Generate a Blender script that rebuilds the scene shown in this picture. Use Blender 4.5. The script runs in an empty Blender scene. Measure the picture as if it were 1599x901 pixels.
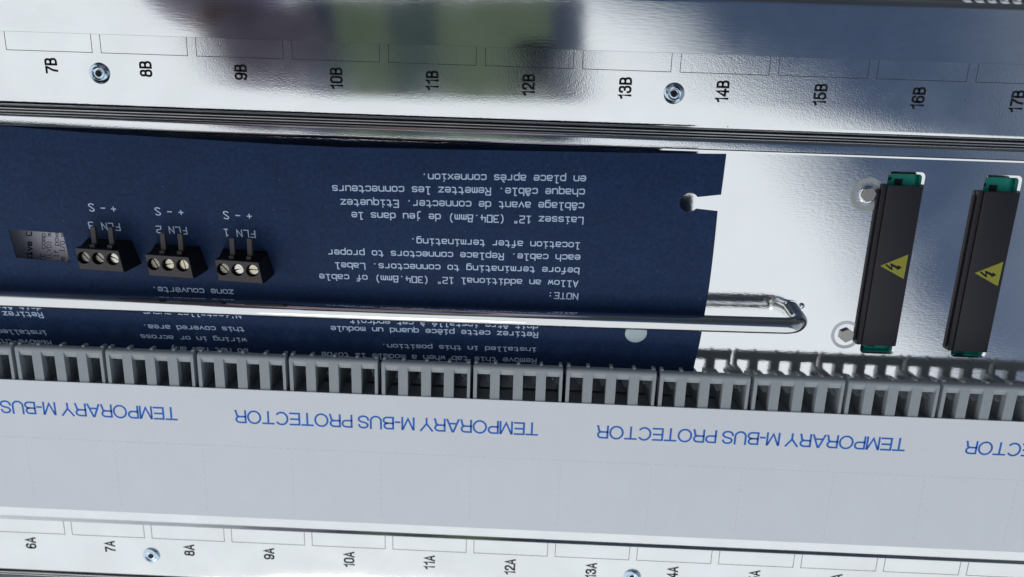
import bpy, bmesh, math, random
from mathutils import Vector, Matrix
random.seed(7)
MM = 0.001
scene = bpy.context.scene
col = scene.collection

# ------------------------------------------------------------------ camera
cam_d = bpy.data.cameras.new('camera'); cam = bpy.data.objects.new('camera', cam_d); col.objects.link(cam)
R = ((0.9990760745821133, -0.038865957336976634, 0.01834215248753003),
     (0.03280324721519266, 0.9653710897667079, 0.258809980516165),
     (-0.027765881396679022, -0.25796917723425616, 0.9657540884859594))
CAM = Vector((174.76946, -13.35294, 252.24057)) * MM
M4 = Matrix(R).to_4x4(); M4.translation = CAM
cam.matrix_world = M4
cam_d.sensor_width = 36.0; cam_d.sensor_fit = 'HORIZONTAL'
cam_d.lens = 36.0 * 1155.0 / 1599.0
cam_d.clip_start = 0.01; cam_d.clip_end = 500.0
cam_d.dof.use_dof = True
cam_d.dof.focus_distance = 0.243
cam_d.dof.aperture_fstop = 11.0
scene.camera = cam

# ------------------------------------------------------------------ world / sun
SUN_EL, SUN_AZ = 35.0, 192.0           # azimuth clockwise from +Y
world = bpy.data.worlds.new('World'); scene.world = world; world.use_nodes = True
wt = world.node_tree; wt.nodes.clear()
def wn(t, **k):
    n = wt.nodes.new(t)
    for a, b in k.items(): setattr(n, a, b)
    return n
w_out = wn('ShaderNodeOutputWorld'); w_mix = wn('ShaderNodeMixShader')
w_bg = wn('ShaderNodeBackground'); w_cl = wn('ShaderNodeBackground')
w_sky = wn('ShaderNodeTexSky', sky_type='NISHITA', sun_disc=False)
w_sky.sun_elevation = math.radians(SUN_EL); w_sky.sun_rotation = math.radians(SUN_AZ)
w_bg.inputs['Strength'].default_value = 0.115
w_cl.inputs['Color'].default_value = (0.90, 0.955, 1.0, 1); w_cl.inputs['Strength'].default_value = 1.55
w_tc = wn('ShaderNodeTexCoord')
w_dot = wn('ShaderNodeVectorMath', operation='DOT_PRODUCT'); w_dot.inputs[1].default_value = (-0.695, -0.695, 0.205)
w_no = wn('ShaderNodeTexNoise'); w_no.inputs['Scale'].default_value = 3.2; w_no.inputs['Detail'].default_value = 5
w_ma = wn('ShaderNodeMath', operation='MULTIPLY_ADD'); w_ma.inputs[1].default_value = 0.22
w_sub = wn('ShaderNodeMath', operation='SUBTRACT'); w_sub.inputs[1].default_value = 0.11
w_mr = wn('ShaderNodeMapRange', interpolation_type='SMOOTHSTEP')
w_mr.inputs['From Min'].default_value = -0.05; w_mr.inputs['From Max'].default_value = 0.06
# a second, paler bank low in the east
w_dot2 = wn('ShaderNodeVectorMath', operation='DOT_PRODUCT'); w_dot2.inputs[1].default_value = (0.84, 0.10, 0.0)
w_mr2 = wn('ShaderNodeMapRange', interpolation_type='SMOOTHSTEP')
w_mr2.inputs['From Min'].default_value = 0.38; w_mr2.inputs['From Max'].default_value = 0.56; w_mr2.inputs['To Max'].default_value = 0.24
w_max = wn('ShaderNodeMath', operation='MAXIMUM')
L = wt.links.new
L(w_tc.outputs['Generated'], w_dot.inputs[0]); L(w_tc.outputs['Generated'], w_no.inputs['Vector'])
L(w_tc.outputs['Generated'], w_dot2.inputs[0])
L(w_no.outputs['Fac'], w_ma.inputs[0]); L(w_dot.outputs['Value'], w_ma.inputs[2])
L(w_ma.outputs[0], w_sub.inputs[0]); L(w_sub.outputs[0], w_mr.inputs['Value'])
L(w_dot2.outputs['Value'], w_mr2.inputs['Value'])
w_dot3 = wn('ShaderNodeVectorMath', operation='DOT_PRODUCT'); w_dot3.inputs[1].default_value = (0.25, 0.97, 0.0)
w_mr3 = wn('ShaderNodeMapRange', interpolation_type='SMOOTHSTEP')
w_mr3.inputs['From Min'].default_value = 0.62; w_mr3.inputs['From Max'].default_value = 0.22
w_mul = wn('ShaderNodeMath', operation='MULTIPLY')
L(w_tc.outputs['Generated'], w_dot3.inputs[0]); L(w_dot3.outputs['Value'], w_mr3.inputs['Value'])
L(w_mr.outputs[0], w_mul.inputs[0]); L(w_mr3.outputs[0], w_mul.inputs[1])
L(w_mul.outputs[0], w_max.inputs[0]); L(w_mr2.outputs[0], w_max.inputs[1])
L(w_max.outputs[0], w_mix.inputs['Fac'])
L(w_sky.outputs[0], w_bg.inputs['Color']); L(w_bg.outputs[0], w_mix.inputs[1]); L(w_cl.outputs[0], w_mix.inputs[2])
w_gr = wn('ShaderNodeBackground'); w_gr.inputs['Color'].default_value = (0.62, 0.72, 0.85, 1); w_gr.inputs['Strength'].default_value = 0.09  # dim grey sky added toward +Y to darken that side
w_mr4 = wn('ShaderNodeMapRange', interpolation_type='SMOOTHSTEP')
w_mr4.inputs['From Min'].default_value = 0.33; w_mr4.inputs['From Max'].default_value = 0.68; w_mr4.inputs['To Max'].default_value = 0.95
w_mix2 = wn('ShaderNodeMixShader')
L(w_dot3.outputs['Value'], w_mr4.inputs['Value']); L(w_mr4.outputs[0], w_mix2.inputs['Fac'])
L(w_mix.outputs[0], w_mix2.inputs[1]); L(w_gr.outputs[0], w_mix2.inputs[2])
L(w_mix2.outputs[0], w_out.inputs['Surface'])

sun_d = bpy.data.lights.new('sun', 'SUN'); sun = bpy.data.objects.new('sun', sun_d); col.objects.link(sun)
sun_d.energy = 0.6; sun_d.angle = math.radians(20); sun_d.color = (1.0, 0.95, 0.88)
az, el = math.radians(SUN_AZ), math.radians(SUN_EL)
sdir = Vector((math.sin(az) * math.cos(el), math.cos(az) * math.cos(el), math.sin(el)))
sun.rotation_euler = sdir.to_track_quat('Z', 'Y').to_euler()
scene.view_settings.view_transform = 'Standard'; scene.view_settings.look = 'None'
scene.view_settings.exposure = -0.75; scene.view_settings.gamma = 1.0
scene.view_settings.use_curve_mapping = False

# ------------------------------------------------------------------ materials
def new_mat(name, base, rough=0.5, metal=0.0, spec=0.5):
    m = bpy.data.materials.new(name); m.use_nodes = True
    b = m.node_tree.nodes['Principled BSDF']
    b.inputs['Base Color'].default_value = (*base, 1); b.inputs['Roughness'].default_value = rough
    b.inputs['Metallic'].default_value = metal; b.inputs['Specular IOR Level'].default_value = spec
    return m
def add_noise(m, scale, bump=0.0, dist=0.0001, col_var=0.0, rough_var=0.0, stretch=(1, 1, 1), detail=4.0, thresh=None):
    """object-space noise driving bump, base colour variation and roughness variation"""
    nt = m.node_tree; b = nt.nodes['Principled BSDF']
    tc = nt.nodes.new('ShaderNodeTexCoord'); mp = nt.nodes.new('ShaderNodeMapping')
    mp.inputs['Scale'].default_value = stretch
    no = nt.nodes.new('ShaderNodeTexNoise'); no.inputs['Scale'].default_value = scale; no.inputs['Detail'].default_value = detail
    nt.links.new(tc.outputs['Object'], mp.inputs['Vector']); nt.links.new(mp.outputs[0], no.inputs['Vector'])
    src = no.outputs['Fac']
    if thresh:
        mr = nt.nodes.new('ShaderNodeMapRange'); mr.inputs['From Min'].default_value = thresh[0]; mr.inputs['From Max'].default_value = thresh[1]
        nt.links.new(src, mr.inputs['Value']); src = mr.outputs[0]
    if bump:
        bp = nt.nodes.new('ShaderNodeBump'); bp.inputs['Strength'].default_value = bump; bp.inputs['Distance'].default_value = dist
        nt.links.new(src, bp.inputs['Height'])
        if b.inputs['Normal'].is_linked: nt.links.new(b.inputs['Normal'].links[0].from_socket, bp.inputs['Normal'])
        nt.links.new(bp.outputs[0], b.inputs['Normal'])
    if col_var:
        hv = nt.nodes.new('ShaderNodeHueSaturation')
        mr = nt.nodes.new('ShaderNodeMapRange'); mr.inputs['From Min'].default_value = 0.25; mr.inputs['From Max'].default_value = 0.75
        mr.inputs['To Min'].default_value = 1 - col_var; mr.inputs['To Max'].default_value = 1 + col_var
        nt.links.new(src, mr.inputs['Value']); nt.links.new(mr.outputs[0], hv.inputs['Value'])
        s = b.inputs['Base Color']
        if s.is_linked: nt.links.new(s.links[0].from_socket, hv.inputs['Color'])
        else: hv.inputs['Color'].default_value = s.default_value
        nt.links.new(hv.outputs[0], s)
    if rough_var:
        mr = nt.nodes.new('ShaderNodeMapRange'); r0 = b.inputs['Roughness'].default_value
        mr.inputs['From Min'].default_value = 0.3; mr.inputs['From Max'].default_value = 0.7
        mr.inputs['To Min'].default_value = r0 - rough_var; mr.inputs['To Max'].default_value = r0 + rough_var
        nt.links.new(src, mr.inputs['Value']); nt.links.new(mr.outputs[0], b.inputs['Roughness'])
    return m

def add_specks(m, scale, size, colour, density=0.5):
    """sparse specks of dust or pits: small voronoi cells' centres, some of them left out"""
    nt = m.node_tree; b = nt.nodes['Principled BSDF']
    tc = nt.nodes.new('ShaderNodeTexCoord'); vo = nt.nodes.new('ShaderNodeTexVoronoi'); vo.inputs['Scale'].default_value = scale
    no = nt.nodes.new('ShaderNodeTexNoise'); no.inputs['Scale'].default_value = scale * .37
    nt.links.new(tc.outputs['Object'], vo.inputs['Vector']); nt.links.new(tc.outputs['Object'], no.inputs['Vector'])
    a = nt.nodes.new('ShaderNodeMath'); a.operation = 'LESS_THAN'; a.inputs[1].default_value = size
    c = nt.nodes.new('ShaderNodeMath'); c.operation = 'GREATER_THAN'; c.inputs[1].default_value = density
    mu = nt.nodes.new('ShaderNodeMath'); mu.operation = 'MULTIPLY'
    nt.links.new(vo.outputs['Distance'], a.inputs[0]); nt.links.new(no.outputs['Fac'], c.inputs[0])
    nt.links.new(a.outputs[0], mu.inputs[0]); nt.links.new(c.outputs[0], mu.inputs[1])
    mx = nt.nodes.new('ShaderNodeMix'); mx.data_type = 'RGBA'; mx.inputs['B'].default_value = (*colour, 1)
    s_ = b.inputs['Base Color']
    if s_.is_linked: nt.links.new(s_.links[0].from_socket, mx.inputs['A'])
    else: mx.inputs['A'].default_value = s_.default_value
    nt.links.new(mu.outputs[0], mx.inputs['Factor']); nt.links.new(mx.outputs['Result'], s_)
    return m
GALV = new_mat('galvanised_steel', (0.87, 0.875, 0.875), 0.115, 1.0)
add_noise(GALV, 2000, bump=0.30, dist=0.00006, detail=3)
add_noise(GALV, 650, bump=0.04, dist=0.0002, detail=2)
add_noise(GALV, 60, rough_var=0.03, col_var=0.05)
add_noise(GALV, 1100, col_var=0.02)
GALV_S = new_mat('smooth_galvanised_steel', (0.87, 0.875, 0.875), 0.10, 1.0)
add_noise(GALV_S, 1800, bump=0.15, dist=0.00006, stretch=(0.15, 1, 1), detail=3)
add_noise(GALV_S, 55, rough_var=0.02, col_var=0.05)
add_noise(GALV_S, 900, col_var=0.025, stretch=(.2, 1, 1))
PLATE = new_mat('back_plate_steel', (0.87, 0.875, 0.88), 0.085, 1.0)
add_noise(PLATE, 2200, bump=0.2, dist=0.00006, stretch=(0.25, 1, 1), detail=3)
add_noise(PLATE, 1200, bump=0.05, dist=0.00009, detail=2)
add_noise(PLATE, 50, rough_var=0.03, col_var=0.03)
CHROME = new_mat('polished_steel', (0.80, 0.80, 0.79), 0.05, 1.0)
add_noise(CHROME, 900, bump=0.10, dist=0.00004, stretch=(0.06, 1, 1))
add_noise(CHROME, 260, rough_var=.02)
ZINC = new_mat('blue_zinc', (0.62, 0.74, 0.86), 0.16, 1.0); add_noise(ZINC, 1500, bump=0.1, dist=0.00005)
STAIN = new_mat('stainless', (0.42, 0.39, 0.365), 0.30, 1.0); add_noise(STAIN, 2500, bump=0.12, dist=0.00005, col_var=0.15)
SCREWM = new_mat('nickel_brass', (0.72, 0.66, 0.52), 0.28, 1.0); add_noise(SCREWM, 1200, bump=0.15, dist=0.00006, col_var=0.3)
WASH = new_mat('matte_scored_ring', (0.40, 0.42, 0.42), 0.6, 0.3); add_noise(WASH, 1600, col_var=0.12)
INK = new_mat('black_ink', (0.014, 0.014, 0.018), 0.6, 0, 0.15)
INKW = new_mat('worn_black_ink', (0.05, 0.055, 0.06), 0.6, 0, 0.15)
CUTE = new_mat('cut_steel_edge', (0.58, 0.58, 0.585), 0.38, 1.0); add_noise(CUTE, 900, col_var=.25, stretch=(.1, 1, 1))
DARKH = new_mat('dark_hole', (0.006, 0.006, 0.008), 0.7)
PAPER = new_mat('blue_card', (0.0075, 0.0255, 0.080), 0.65, 0.0, 0.22)
add_noise(PAPER, 850, bump=0.25, dist=0.00006, col_var=0.30, detail=5)
add_noise(PAPER, 90, col_var=0.10)
add_noise(PAPER, 500, col_var=0.06, stretch=(1, .2, 1))
add_specks(PAPER, 330, .055, (.10, .14, .22), .54)
add_specks(GALV, 140, .03, (.12, .12, .12), .56)
add_specks(PLATE, 150, .025, (.25, .25, .26), .56)
add_specks(GALV_S, 150, .03, (.2, .2, .2), .56)
PALEINK = new_mat('pale_print', (0.48, 0.60, 0.78), 0.6); add_noise(PALEINK, 1500, col_var=0.15)
SLIT = new_mat('cut_edge', (0.008, 0.012, 0.03), 0.8)
GREY = new_mat('grey_plastic', (0.335, 0.365, 0.385), 0.42, 0, 0.4); add_noise(GREY, 900, bump=0.08, dist=0.00006, col_var=0.05)
WHITE = new_mat('white_card', (0.815, 0.84, 0.885), 0.55, 0, 0.3); add_noise(WHITE, 1500, bump=0.1, dist=0.00004, col_var=0.012); add_noise(WHITE, 30, col_var=0.014, rough_var=.05)
add_specks(WHITE, 90, .018, (.45, .45, .45), .58)
add_noise(WHITE, 75, col_var=.005, thresh=(.45, .62), detail=6)
PERF = new_mat('perforation_grey', (0.52, 0.54, 0.57), 0.6)
BLUEINK = new_mat('blue_ink', (0.0, 0.14, 0.60), 0.5)
BLACKP = new_mat('black_plastic_and_plug_shade', (0.005, 0.005, 0.006), 0.5, 0, 0.35); add_noise(BLACKP, 1800, bump=0.12, dist=0.00005)  # plug sides' shade put into this near-black; chips share it
LITPLUGP = new_mat('lit_black_plastic', (0.060, 0.051, 0.054), 0.5, 0, 0.35); add_noise(LITPLUGP, 1500, bump=0.12, dist=0.00005, col_var=0.08)  # same plug plastic with its lit tone put into the colour
COVERP = new_mat('connector_cover_plastic', (0.014, 0.012, 0.018), 0.45, 0, 0.4); add_noise(COVERP, 1200, bump=0.08, dist=0.00005, col_var=0.12, stretch=(1, .1, 1))
YELLOW = new_mat('yellow_sticker', (0.30, 0.29, 0.025), 0.5); add_noise(YELLOW, 700, col_var=0.05)
GREENB = new_mat('green_board', (0.0, 0.34, 0.265), 0.35); add_noise(GREENB, 700, col_var=0.12)
NYLON = new_mat('pale_nylon', (0.42, 0.52, 0.55), 0.45); add_noise(NYLON, 700, col_var=0.04)
LABELP = new_mat('label_paper', (0.92, 0.88, 0.96), 0.6)
SKIN = new_mat('skin', (0.42, 0.26, 0.19), 0.5); add_noise(SKIN, 300, bump=.1, dist=.0005, col_var=.08)
JACKET = new_mat('lilac_jacket_cloth', (0.55, 0.48, 0.64), 0.85); add_noise(JACKET, 400, bump=.2, dist=.0005, col_var=.15)
TROUSER = new_mat('dark_trouser_cloth', (0.03, 0.032, 0.04), 0.9)
HAIR = new_mat('dark_hair', (0.02, 0.014, 0.01), 0.6); add_noise(HAIR, 300, col_var=.2)
PHONEB = new_mat('blue_phone_case', (0.22, 0.30, 0.52), 0.5); PHONEM = new_mat('teal_finger_tone', (0.30, 0.45, 0.42), 0.6); PHONEG = new_mat('green_phone_back', (0.66, 0.86, 0.54), 0.5); add_noise(PHONEG, 200, col_var=.05)
PHONED = new_mat('phone_lens_glass', (0.02, 0.03, 0.07), 0.15)
GROUND = new_mat('asphalt', (0.07, 0.07, 0.072), 0.9); add_noise(GROUND, 12, col_var=.15, bump=.2, dist=.002)

# ------------------------------------------------------------------ helpers
def link(o, parent=None):
    col.objects.link(o)
    if parent is not None: o.parent = parent
    return o
def tag(o, label=None, cat=None, group=None, kind=None):
    if label: o['label'] = label
    if cat: o['category'] = cat
    if group: o['group'] = group
    if kind: o['kind'] = kind
    return o
def empty(name, loc=(0, 0, 0), label=None, cat=None, group=None):
    o = bpy.data.objects.new(name, None); o.empty_display_size = 0.005
    o.location = Vector(loc) * MM; link(o)
    return tag(o, label, cat, group)
class MB:
    """mesh builder in millimetres"""
    def __init__(s): s.v = []; s.f = []
    def add(s, vs, fs):
        n = len(s.v); s.v += [tuple(p) for p in vs]; s.f += [tuple(i + n for i in f) for f in fs]; return s
    def box(s, x0, x1, y0, y1, z0, z1):
        v = [(x, y, z) for z in (z0, z1) for y in (y0, y1) for x in (x0, x1)]
        return s.add(v, [(0, 2, 3, 1), (4, 5, 7, 6), (0, 1, 5, 4), (2, 6, 7, 3), (0, 4, 6, 2), (1, 3, 7, 5)])
    def loft(s, rings, cap=True, closed=True):
        n = len(rings[0]); v = [p for r in rings for p in r]; f = []
        for i in range(len(rings) - 1):
            for j in range(n if closed else n - 1):
                k = (j + 1) % n
                f.append((i * n + j, i * n + k, (i + 1) * n + k, (i + 1) * n + j))
        if cap:
            f.append(tuple(reversed(range(n)))); f.append(tuple((len(rings) - 1) * n + j for j in range(n)))
        return s.add(v, f)
    def cyl(s, c, r, z0, z1, n=32, r1=None):
        r1 = r if r1 is None else r1
        ring = lambda rr, z: [(c[0] + rr * math.cos(2 * math.pi * i / n), c[1] + rr * math.sin(2 * math.pi * i / n), z) for i in range(n)]
        return s.loft([ring(r, z0), ring(r1, z1)])
    def lathe(s, c, prof, n=40):
        rings = [[(c[0] + r * math.cos(2 * math.pi * i / n), c[1] + r * math.sin(2 * math.pi * i / n), z) for i in range(n)] for r, z in prof]
        return s.loft(rings, cap=True)
    def annulus(s, c, r0, r1, z0, z1, n=48):
        ring = lambda rr, z: [(c[0] + rr * math.cos(2 * math.pi * i / n), c[1] + rr * math.sin(2 * math.pi * i / n), z) for i in range(n)]
        return s.loft([ring(r0, z0), ring(r0, z1), ring(r1, z1), ring(r1, z0), ring(r0, z0)], cap=False)
    def profile(s, yz, x0, x1, nx=1, closed=False):
        rings = [[(x0 + (x1 - x0) * i / nx, y, z) for y, z in yz] for i in range(nx + 1)]
        return s.loft(rings, cap=closed, closed=closed)
    def tube(s, pts, r, n=24):
        P = [Vector(p) for p in pts]; rings = []; up = Vector((0, 1, 0.1))
        for i, p in enumerate(P):
            t = (P[min(i + 1, len(P) - 1)] - P[max(i - 1, 0)]).normalized()
            a = t.cross(up).normalized(); up = a.cross(t).normalized()
            rings.append([tuple(p + r * (math.cos(2 * math.pi * k / n) * a + math.sin(2 * math.pi * k / n) * up)) for k in range(n)])
        return s.loft(rings)
    def build(s, name, mat, parent=None, smooth=False, bevel=0.0, offset=(0, 0, 0), recalc=True, angle=40):
        me = bpy.data.meshes.new(name)
        me.from_pydata([((x - offset[0]) * MM, (y - offset[1]) * MM, (z - offset[2]) * MM) for x, y, z in s.v], [], s.f); me.update()
        bm = bmesh.new(); bm.from_mesh(me)
        if recalc: bmesh.ops.recalc_face_normals(bm, faces=bm.faces)
        if bevel:
            es = [e for e in bm.edges if len(e.link_faces) == 2 and e.calc_face_angle(0) > 0.6]
            bmesh.ops.bevel(bm, geom=es, offset=bevel * MM, segments=2, affect='EDGES', profile=0.6)
        bm.to_mesh(me); bm.free()
        if smooth:
            for p in me.polygons: p.use_smooth = True
            me.set_sharp_from_angle(angle=math.radians(angle))
        me.materials.append(mat)
        o = bpy.data.objects.new(name, me)
        return link(o, parent)

def flat_mb(outer, holes, z0, z1):
    """plate with holes as a closed solid (curve fill)"""
    cu = bpy.data.curves.new('tmp', 'CURVE'); cu.dimensions = '2D'; cu.fill_mode = 'BOTH'; cu.extrude = (z1 - z0) / 2
    for pl in [outer] + list(holes):
        sp = cu.splines.new('POLY'); sp.points.add(len(pl) - 1); sp.use_cyclic_u = True
        for q, p in zip(sp.points, pl): q.co = (p[0], p[1], 0, 1)
    ob = bpy.data.objects.new('tmp', cu); col.objects.link(ob)
    bpy.context.view_layer.update()
    me = bpy.data.meshes.new_from_object(ob)
    mb = MB(); mb.add([(v.co.x, v.co.y, v.co.z + (z0 + z1) / 2) for v in me.vertices], [tuple(p.vertices) for p in me.polygons])
    bpy.data.objects.remove(ob); bpy.data.curves.remove(cu); bpy.data.meshes.remove(me)
    return mb
def circle(c, r, n=36, a0=0):
    return [(c[0] + r * math.cos(a0 + 2 * math.pi * i / n), c[1] + r * math.sin(a0 + 2 * math.pi * i / n)) for i in range(n)]
def rrect(x0, x1, y0, y1, r, n=6):
    P = []
    for cx, cy, a in ((x1 - r, y1 - r, 0), (x0 + r, y1 - r, 90), (x0 + r, y0 + r, 180), (x1 - r, y0 + r, 270)):
        for i in range(n + 1):
            t = math.radians(a + 90 * i / n); P.append((cx + r * math.cos(t), cy + r * math.sin(t)))
    return P

# ---- single-stroke technical lettering (cap height 7, x-height 4.6, advance 6.4)
def _o(w=4.6, h=4.6): return [(1.3, 0), (w - 1.3, 0), (w - .35, .4), (w, 1.3), (w, h - 1.3), (w - .35, h - .4), (w - 1.3, h), (1.3, h), (.35, h - .4), (0, h - 1.3), (0, 1.3), (.35, .4), (1.3, 0)]
ST = {
 'a': [[(.5, 4.6), (3.3, 4.6), (4.3, 4.2), (4.6, 3.3), (4.6, 0)], [(4.6, 2.6), (1.3, 2.6), (.3, 2.2), (0, 1.4), (.2, .5), (1.1, 0), (3.2, 0), (4.2, .4), (4.6, 1.1)]],
 'b': [[(0, 7), (0, 0)], [(0, 1.1), (.5, .3), (1.3, 0), (3.3, 0), (4.3, .4), (4.6, 1.3), (4.6, 3.3), (4.3, 4.2), (3.3, 4.6), (1.3, 4.6), (.4, 4.3), (0, 3.5)]],
 'c': [[(4.5, 4.0), (3.6, 4.6), (1.3, 4.6), (.3, 4.2), (0, 3.3), (0, 1.3), (.3, .4), (1.3, 0), (3.6, 0), (4.5, .6)]],
 'd': [[(4.6, 7), (4.6, 0)], [(4.6, 1.1), (4.1, .3), (3.3, 0), (1.3, 0), (.3, .4), (0, 1.3), (0, 3.3), (.3, 4.2), (1.3, 4.6), (3.3, 4.6), (4.2, 4.3), (4.6, 3.5)]],
 'e': [[(0, 2.4), (4.6, 2.4), (4.6, 3.3), (4.2, 4.2), (3.3, 4.6), (1.3, 4.6), (.35, 4.2), (0, 3.3), (0, 1.3), (.35, .4), (1.3, 0), (3.5, 0), (4.4, .5)]],
 'f': [[(1.7, 0), (1.7, 5.6), (2.1, 6.6), (3.0, 7), (4.4, 7)], [(.3, 4.4), (4.2, 4.4)]],
 'g': [[(4.6, 4.6), (4.6, -.8), (4.2, -1.7), (3.2, -2.1), (.6, -2.1)], [(4.6, 1.1), (4.1, .3), (3.3, 0), (1.3, 0), (.3, .4), (0, 1.3), (0, 3.3), (.3, 4.2), (1.3, 4.6), (3.3, 4.6), (4.2, 4.3), (4.6, 3.5)]],
 'h': [[(0, 7), (0, 0)], [(0, 3.6), (.5, 4.3), (1.4, 4.6), (3.3, 4.6), (4.3, 4.2), (4.6, 3.3), (4.6, 0)]],
 'i': [[(.8, 4.6), (2.3, 4.6), (2.3, 0)], [(.4, 0), (4.2, 0)], [(2.3, 6.4), (2.3, 6.9)]],
 'j': [[(1.4, 4.6), (3.2, 4.6), (3.2, -.8), (2.8, -1.7), (2.0, -2.1), (.4, -2.1)], [(3.2, 6.4), (3.2, 6.9)]],
 'k': [[(0, 7), (0, 0)], [(4.2, 4.6), (0, 1.9)], [(1.6, 2.9), (4.5, 0)]],
 'l': [[(.8, 7), (2.3, 7), (2.3, 0)], [(.4, 0), (4.2, 0)]],
 'm': [[(0, 0), (0, 4.6)], [(0, 3.8), (.8, 4.6), (1.5, 4.6), (2.3, 3.9), (2.3, 0)], [(2.3, 3.9), (3.0, 4.6), (3.8, 4.6), (4.6, 3.7), (4.6, 0)]],
 'n': [[(0, 0), (0, 4.6)], [(0, 3.6), (.5, 4.3), (1.4, 4.6), (3.3, 4.6), (4.3, 4.2), (4.6, 3.3), (4.6, 0)]],
 'o': [_o()],
 'p': [[(0, 4.6), (0, -2.1)], [(0, 1.1), (.5, .3), (1.3, 0), (3.3, 0), (4.3, .4), (4.6, 1.3), (4.6, 3.3), (4.3, 4.2), (3.3, 4.6), (1.3, 4.6), (.4, 4.3), (0, 3.5)]],
 'q': [[(4.6, 4.6), (4.6, -2.1)], [(4.6, 1.1), (4.1, .3), (3.3, 0), (1.3, 0), (.3, .4), (0, 1.3), (0, 3.3), (.3, 4.2), (1.3, 4.6), (3.3, 4.6), (4.2, 4.3), (4.6, 3.5)]],
 'r': [[(.8, 0), (.8, 4.6)], [(.8, 3.3), (1.5, 4.3), (2.6, 4.6), (4.4, 4.6)]],
 's': [[(4.4, 4.1), (3.4, 4.6), (1.2, 4.6), (.3, 4.2), (.1, 3.4), (.5, 2.6), (1.3, 2.4), (3.3, 2.3), (4.2, 2.0), (4.6, 1.2), (4.3, .4), (3.4, 0), (1.2, 0), (.1, .5)]],
 't': [[(1.5, 6.4), (1.5, 1.2), (1.9, .3), (2.8, 0), (4.4, 0)], [(.1, 4.6), (4.2, 4.6)]],
 'u': [[(0, 4.6), (0, 1.3), (.3, .4), (1.3, 0), (3.2, 0), (4.1, .3), (4.6, 1.0)], [(4.6, 4.6), (4.6, 0)]],
 'v': [[(0, 4.6), (2.3, 0), (4.6, 4.6)]],
 'w': [[(0, 4.6), (.9, 0), (2.3, 3.4), (3.7, 0), (4.6, 4.6)]],
 'x': [[(0, 4.6), (4.6, 0)], [(0, 0), (4.6, 4.6)]],
 'y': [[(0, 4.6), (2.4, 0)], [(4.6, 4.6), (1.8, -1.6), (.4, -2.1)]],
 'z': [[(.1, 4.6), (4.5, 4.6), (.1, 0), (4.6, 0)]],
 'A': [[(0, 0), (2.3, 7), (4.6, 0)], [(.8, 2.3), (3.8, 2.3)]],
 'C': [[(4.6, 6.2), (3.5, 7), (1.3, 7), (.3, 6.5), (0, 5.5), (0, 1.5), (.3, .5), (1.3, 0), (3.5, 0), (4.6, .8)]],
 'D': [[(0, 0), (0, 7), (3, 7), (4.2, 6.4), (4.6, 5.3), (4.6, 1.7), (4.2, .6), (3, 0), (0, 0)]],
 'E': [[(4.5, 7), (0, 7), (0, 0), (4.6, 0)], [(0, 3.6), (3.4, 3.6)]],
 'F': [[(4.5, 7), (0, 7), (0, 0)], [(0, 3.6), (3.4, 3.6)]],
 'I': [[(2.3, 0), (2.3, 7)], [(1, 0), (3.6, 0)], [(1, 7), (3.6, 7)]],
 'L': [[(0, 7), (0, 0), (4.5, 0)]],
 'N': [[(0, 0), (0, 7), (4.6, 0), (4.6, 7)]],
 'O': [_o(4.6, 7)],
 'P': [[(0, 0), (0, 7), (3.3, 7), (4.3, 6.5), (4.6, 5.4), (4.3, 4.2), (3.3, 3.6), (0, 3.6)]],
 'R': [[(0, 0), (0, 7), (3.3, 7), (4.3, 6.5), (4.6, 5.4), (4.3, 4.2), (3.3, 3.6), (0, 3.6)], [(2.3, 3.6), (4.6, 0)]],
 'S': [[(4.4, 6.2), (3.4, 7), (1.2, 7), (.2, 6.2), (.2, 5.2), (4.4, 1.8), (4.5, .9), (3.5, 0), (1.2, 0), (.1, .8)]],
 'T': [[(0, 7), (4.6, 7)], [(2.3, 7), (2.3, 0)]],
 'V': [[(0, 7), (2.3, 0), (4.6, 7)]],
 '1': [[(1, 6), (2.3, 7), (2.3, 0)], [(.6, 0), (4, 0)]],
 '2': [[(.1, 7), (3.6, 7), (4.4, 6.6), (4.6, 5.8), (4.4, 4.4), (3.6, 3.8), (1, 3.4), (.1, 2.6), (0, 0), (4.6, 0)]],
 '3': [[(.2, 7), (3.8, 7), (4.5, 6.4), (4.5, 4.4), (3.8, 3.7), (1.4, 3.7)], [(3.8, 3.7), (4.6, 3.0), (4.6, .8), (3.8, 0), (.1, 0)]],
 '4': [[(.4, 7), (0, 2.4), (4.6, 2.4)], [(3.5, 4.6), (3.5, 0)]],
 '0': [[(0, 0), (0, 7), (4.6, 7), (4.6, 0), (0, 0)]],
 '8': [[(.5, 3.8), (.5, 7), (4.1, 7), (4.1, 3.8), (.5, 3.8)], [(.5, 3.8), (0, 3.2), (0, 0), (4.6, 0), (4.6, 3.2), (4.1, 3.8)]],
 '.': [[(2.1, .2), (2.5, .5)]], ':': [[(2.1, .4), (2.5, .7)], [(2.1, 3.9), (2.5, 4.2)]],
 '"': [[(1.2, 7.4), (1.2, 5.6)], [(2.8, 7.4), (2.8, 5.6)]], "'": [[(2.2, 7.4), (2.2, 5.6)]],
 '(': [[(3.6, 8), (2.4, 6.4), (2.0, 4.6), (2.0, 2.4), (2.4, .6), (3.6, -1)]], ')': [[(1, 8), (2.2, 6.4), (2.6, 4.6), (2.6, 2.4), (2.2, .6), (1, -1)]],
 '+': [[(.4, 3.4), (4.2, 3.4)], [(2.3, 5.3), (2.3, 1.5)]], '-': [[(.5, 3.4), (4.1, 3.4)]], '/': [[(0, -.5), (4.6, 7.5)]],
}
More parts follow.
